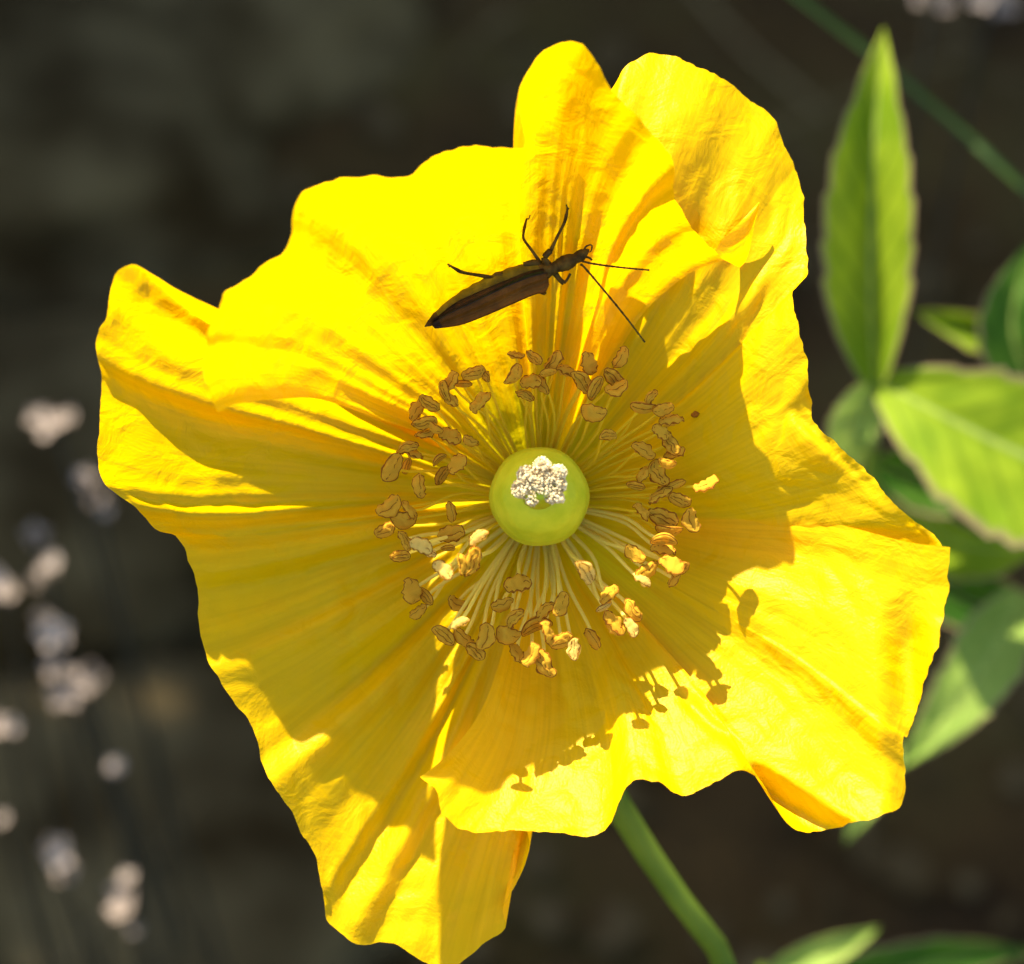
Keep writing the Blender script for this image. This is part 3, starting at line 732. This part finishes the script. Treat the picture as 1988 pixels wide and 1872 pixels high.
# ------------------------------------------------------------------ background plants
def leaf(parent, mid, wl, wr, hl, hr, mat, n=60, label=None, tipw=0.0, seed=1, shape=0.8):
    """mid: midrib (px,py,h) base to tip; wl/wr half widths left/right of travel; hl/hr lift of each margin"""
    P = bend([Vector(p) for p in mid], n)
    V = []; F = []; UV = []; m = 8
    RWl = wloc(parent)
    for i, p in enumerate(P):
        t = i / (n - 1)
        d = (P[min(i + 1, n - 1)] - P[max(i - 1, 0)]); d = Vector((d.x, d.y, 0)).normalized()
        side = Vector((d.y, -d.x, 0))          # left of travel on the page (y down)
        w = max(0.02, math.sin(math.pi * min(1, (t * 0.97 + 0.03)) ** shape)) ** 0.9
        w *= 1 + 0.07 * noise.noise(Vector((t * 7, seed, 0))) + 0.10 * (((t * 8 + 0.8 * noise.noise(Vector((t * 6, seed, 9))) + seed * 0.37) % 1.0) - 0.5) * sstep(0.1, 0.25, t)
        for k in range(-m, m + 1):
            u = k / m
            wd = (wl if u < 0 else wr) * w; lift = (hl if u < 0 else hr) * w
            q = p + side * (-u * -1 * wd) if False else p + side * (-u) * wd
            h = p.z + lift * abs(u) ** 1.2 + 10 * noise.noise(Vector((t * 5, u * 2.5, seed + 3)))
            V.append(at(q.x, q.y, h) - RWl); UV.append((0.5 + u / 2, t))
    for i in range(n - 1):
        for k in range(2 * m):
            a = i * (2 * m + 1) + k; F.append((a, a + 1, a + 2 * m + 2, a + 2 * m + 1))
    o = child('leaf', mesh('leaf', V, F, [mat], uvs=UV)); o.parent = parent
    if label: o['label'] = label
    return o
def twig(parent, pts, r0, r1, mat, name='stem', n=24):
    path = bend([p if isinstance(p, Vector) and len(p) == 3 and abs(p.x) < 2 else at(*p) for p in pts], n)
    V, F = tube(path, [(r0 + (r1 - r0) * i / (n - 1)) * S for i in range(n)], 8)
    o = child(name, mesh(name, [v - wloc(parent) for v in V], F, [mat])); o.parent = parent
    return o
g1 = Vector((0.052, 0.165, -0.01))
pl = empty('leafy_plant', g1)
tag(pl, 'green plant with long folded pointed leaves behind the right petals', 'plant')
H = -1750
twig(pl, [g1, at(1760, 1250, H - 900), at(1690, 930, H - 200), at(1700, 740, H)], 26, 20, M_STEM)
# left of travel for an upward midrib is the left margin
leaf(pl, [(1698, 745, H), (1690, 600, H + 20), (1692, 420, H + 60), (1700, 240, H + 90), (1716, 55, H + 60)], 98, 86, 125, 105, M_LEAF, shape=0.80, seed=2, label='long upright pointed leaf folded along its midrib')
leaf(pl, [(1700, 742, H), (1670, 800, H - 20), (1645, 870, H - 60), (1660, 930, H - 120)], 55, 50, 30, 50, M_LEAFP, seed=3)
leaf(pl, [(1700, 738, H), (1800, 790, H + 60), (1960, 870, H + 90), (2150, 950, H + 90), (2380, 1010, H + 60)], 150, 170, 30, 50, M_LEAF, seed=4, shape=1.0)
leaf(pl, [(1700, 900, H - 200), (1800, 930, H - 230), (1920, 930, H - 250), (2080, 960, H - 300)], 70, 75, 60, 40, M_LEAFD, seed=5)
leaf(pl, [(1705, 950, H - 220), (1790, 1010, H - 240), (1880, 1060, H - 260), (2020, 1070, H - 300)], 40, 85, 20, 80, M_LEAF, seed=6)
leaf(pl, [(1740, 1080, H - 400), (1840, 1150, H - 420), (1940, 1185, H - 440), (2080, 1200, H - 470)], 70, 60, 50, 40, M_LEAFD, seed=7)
leaf(pl, [(1985, 1150, H - 250), (1920, 1280, H - 160), (1850, 1380, H - 150), (1745, 1495, H - 170)], 70, 78, 30, 10, M_LEAFP, seed=8, shape=0.75)
leaf(pl, [(1745, 1440, H - 440), (1700, 1530, H - 450), (1640, 1640, H - 470)], 30, 34, 20, 24, M_LEAFP, seed=9)
g2 = Vector((0.088, 0.20, -0.01))
pl2 = empty('leafy_plant', g2)
tag(pl2, 'deep green leafy plant with brown edged leaves, cut off by the right picture edge', 'plant')
twig(pl2, [g2, at(2080, 1000, H - 900), at(2040, 780, H - 300)], 24, 18, M_STEM)
leaf(pl2, [(2040, 780, H - 300), (1990, 720, H - 280), (1965, 620, H - 260), (2000, 470, H - 280)], 70, 90, 40, 60, M_LEAFD, seed=12)
leaf(pl2, [(2010, 690, H - 330), (1930, 660, H - 330), (1850, 630, H - 330), (1775, 605, H - 330)], 36, 40, 30, 40, M_LEAF, seed=13)
g3 = on_ground(1560, 1990)
pl3 = empty('leafy_plant', g3)
tag(pl3, 'low pale leafed plant below the poppy near the bottom edge', 'plant')
twig(pl3, [g3, at(1490, 1960, -2300), at(1480, 1880, -2100)], 20, 14, M_STEM)
leaf(pl3, [(1480, 1900, -2100), (1560, 1862, -2100), (1640, 1830, -2110), (1710, 1800, -2130)], 30, 38, 20, 34, M_LEAFP, seed=15)
leaf(pl3, [(1500, 1930, -2300), (1700, 1900, -2500), (1860, 1860, -2650), (2020, 1850, -2750)], 60, 60, 40, 50, M_LEAFD, seed=17)
# grass blades crossing behind
def blade(pts, w, label):
    P = bend([Vector(p) for p in pts], 30)
    base = at(*P[0]); root_h = base
    V = []; F = []
    for i, p in enumerate(P):
        d = P[min(i + 1, 29)] - P[max(i - 1, 0)]; d = Vector((d.x, d.y, 0)).normalized(); sd = Vector((d.y, -d.x, 0))
        t = i / 29; ww = w * (1 - 0.75 * t)
        for k, u in enumerate((-1, 0, 1)):
            q = p + sd * u * ww
            V.append(at(q.x, q.y, p.z - (0 if u else 14)) - root_h)
    for i in range(29):
        for k in range(2):
            a = i * 3 + k; F.append((a, a + 1, a + 4, a + 3))
    o = child('grass_blade', mesh('grass_blade', V, F, [M_GRASS])); o.location = root_h
    tag(o, label, 'grass')
gy = unat(on_ground(2300, 560))
blade([gy, (2060, 420, -3000), (1880, 265, -2600), (1700, 110, -2450), (1530, -20, -2400), (1440, -90, -2400)], 26, 'blurred dark green grass blade slanting behind the upright leaf tip')

# pale pink flower spikes, far out of focus
def spike(parts, label='small blurred pale pink flower cluster on a thin stem over dark soil', grp='pale pink flower clusters in the background', hgt=-3000, seed=0):
    rng = random.Random(seed)
    c = Vector((sum(p[0] for p in parts) / len(parts), sum(p[1] for p in parts) / len(parts), 0))
    head = at(c.x, c.y, hgt)
    foot = Vector((head.x + rng.uniform(-0.01, 0.01), head.y + rng.uniform(-0.005, 0.02), -0.010))
    root = empty('pink_flower', foot); tag(root, label, 'flower', grp)
    V, F = tube(bend([foot, foot.lerp(head, 0.5) + Vector((rng.uniform(-0.004, 0.004), 0.003, 0)), head], 14), [0.0006 - 0.00002 * i for i in range(14)], 7)
    o = child('stem', mesh('stem', [v - foot for v in V], F, [M_PINKSTEM])); o.parent = root
    for (x, y, r) in parts:
        cen = at(x, y, hgt + rng.uniform(-160, 160)); R = r * rng.uniform(0.7, 1.2) * S * (DIST - hgt * S) / DIST
        # a floret: five cupped petals round a small core
        V = []; F = []
        ax = (-FWD + Vector((rng.uniform(-0.7, 0.7), rng.uniform(-0.7, 0.7), rng.uniform(0, 0.8)))).normalized()
        e1 = ax.cross(Vector((0.3, 0.2, 0.9))).normalized(); e2 = ax.cross(e1)
        for k in range(5):
            a0 = 2 * math.pi * k / 5 + rng.uniform(-0.2, 0.2); b = len(V)
            for i in range(6):
                t = i / 5; w = 0.42 * math.sin(math.pi * (0.12 + 0.8 * t))
                for u in (-1, 0, 1):
                    rr = R * t; d = e1 * math.cos(a0) + e2 * math.sin(a0); sdv = ax.cross(d)
                    V.append(cen + d * rr + sdv * (u * w * R) + ax * R * (0.45 * t * t - 0.06 * (1 - abs(u))) - foot)
            for i in range(5):
                for u in range(2):
                    q = b + i * 3 + u; F.append((q, q + 1, q + 4, q + 3))
        o = child('floret', mesh('floret', V, F, [M_PINK])); o.parent = root
        V, F = tube(bend([head - Vector((0, 0, 0.004)), (head + cen) / 2 - Vector((0, 0, 0.001)), cen], 6), [0.0003] * 6, 5)
        o2 = child('flower_stalk', mesh('flower_stalk', [v - foot for v in V], F, [M_PINKSTEM])); o2.parent = root
SP = [([(75, 812, 26), (112, 820, 26), (135, 808, 20), (92, 838, 20)], -3600), ([(165, 930, 26), (185, 965, 30), (205, 988, 22)], -3600), ([(68, 1040, 24)], -4000),
      ([(-5, 1130, 34), (18, 1150, 24)], -3700), ([(92, 1110, 30), (72, 1130, 26), (105, 1090, 18)], -3800), ([(100, 1225, 34), (85, 1200, 24)], -3800),
      ([(105, 1300, 36), (125, 1345, 36), (140, 1310, 26)], -3600), ([(178, 1310, 32), (170, 1335, 24)], -3600), ([(5, 1412, 38), (25, 1405, 28)], -3600),
      ([(225, 1490, 28)], -3900), ([(105, 1650, 28), (125, 1690, 24), (110, 1668, 24)], -3700), ([(235, 1730, 28), (240, 1765, 30), (262, 1800, 20), (248, 1705, 20)], -3600),
      ([(1790, -5, 34), (1830, 5, 30), (1815, -30, 30)], -3600), ([(1905, -5, 34), (1945, 0, 34), (1930, -30, 30)], -3600), ([(5, 1590, 18)], -3900)]
for i, (p, hh) in enumerate(SP):
    if i in (12, 13): spike(p, 'pair of blurred pale pink blooms at the top edge above the upright leaf', 'pale pink blooms above the upright leaf', hh, i)
    else:
        nm = {1: 'lone blurred pale pink floret on a thin stem over dark soil', 2: 'two blurred pale pink florets on one thin stem over dark soil', 3: 'three blurred pale pink florets clustered on one stem over dark soil', 4: 'four blurred pale pink florets clustered on one stem over dark soil'}[len(p)]
        spike(p, nm, 'pale pink flowers with %d floret%s' % (len(p), '' if len(p) == 1 else 's'), hh, i)
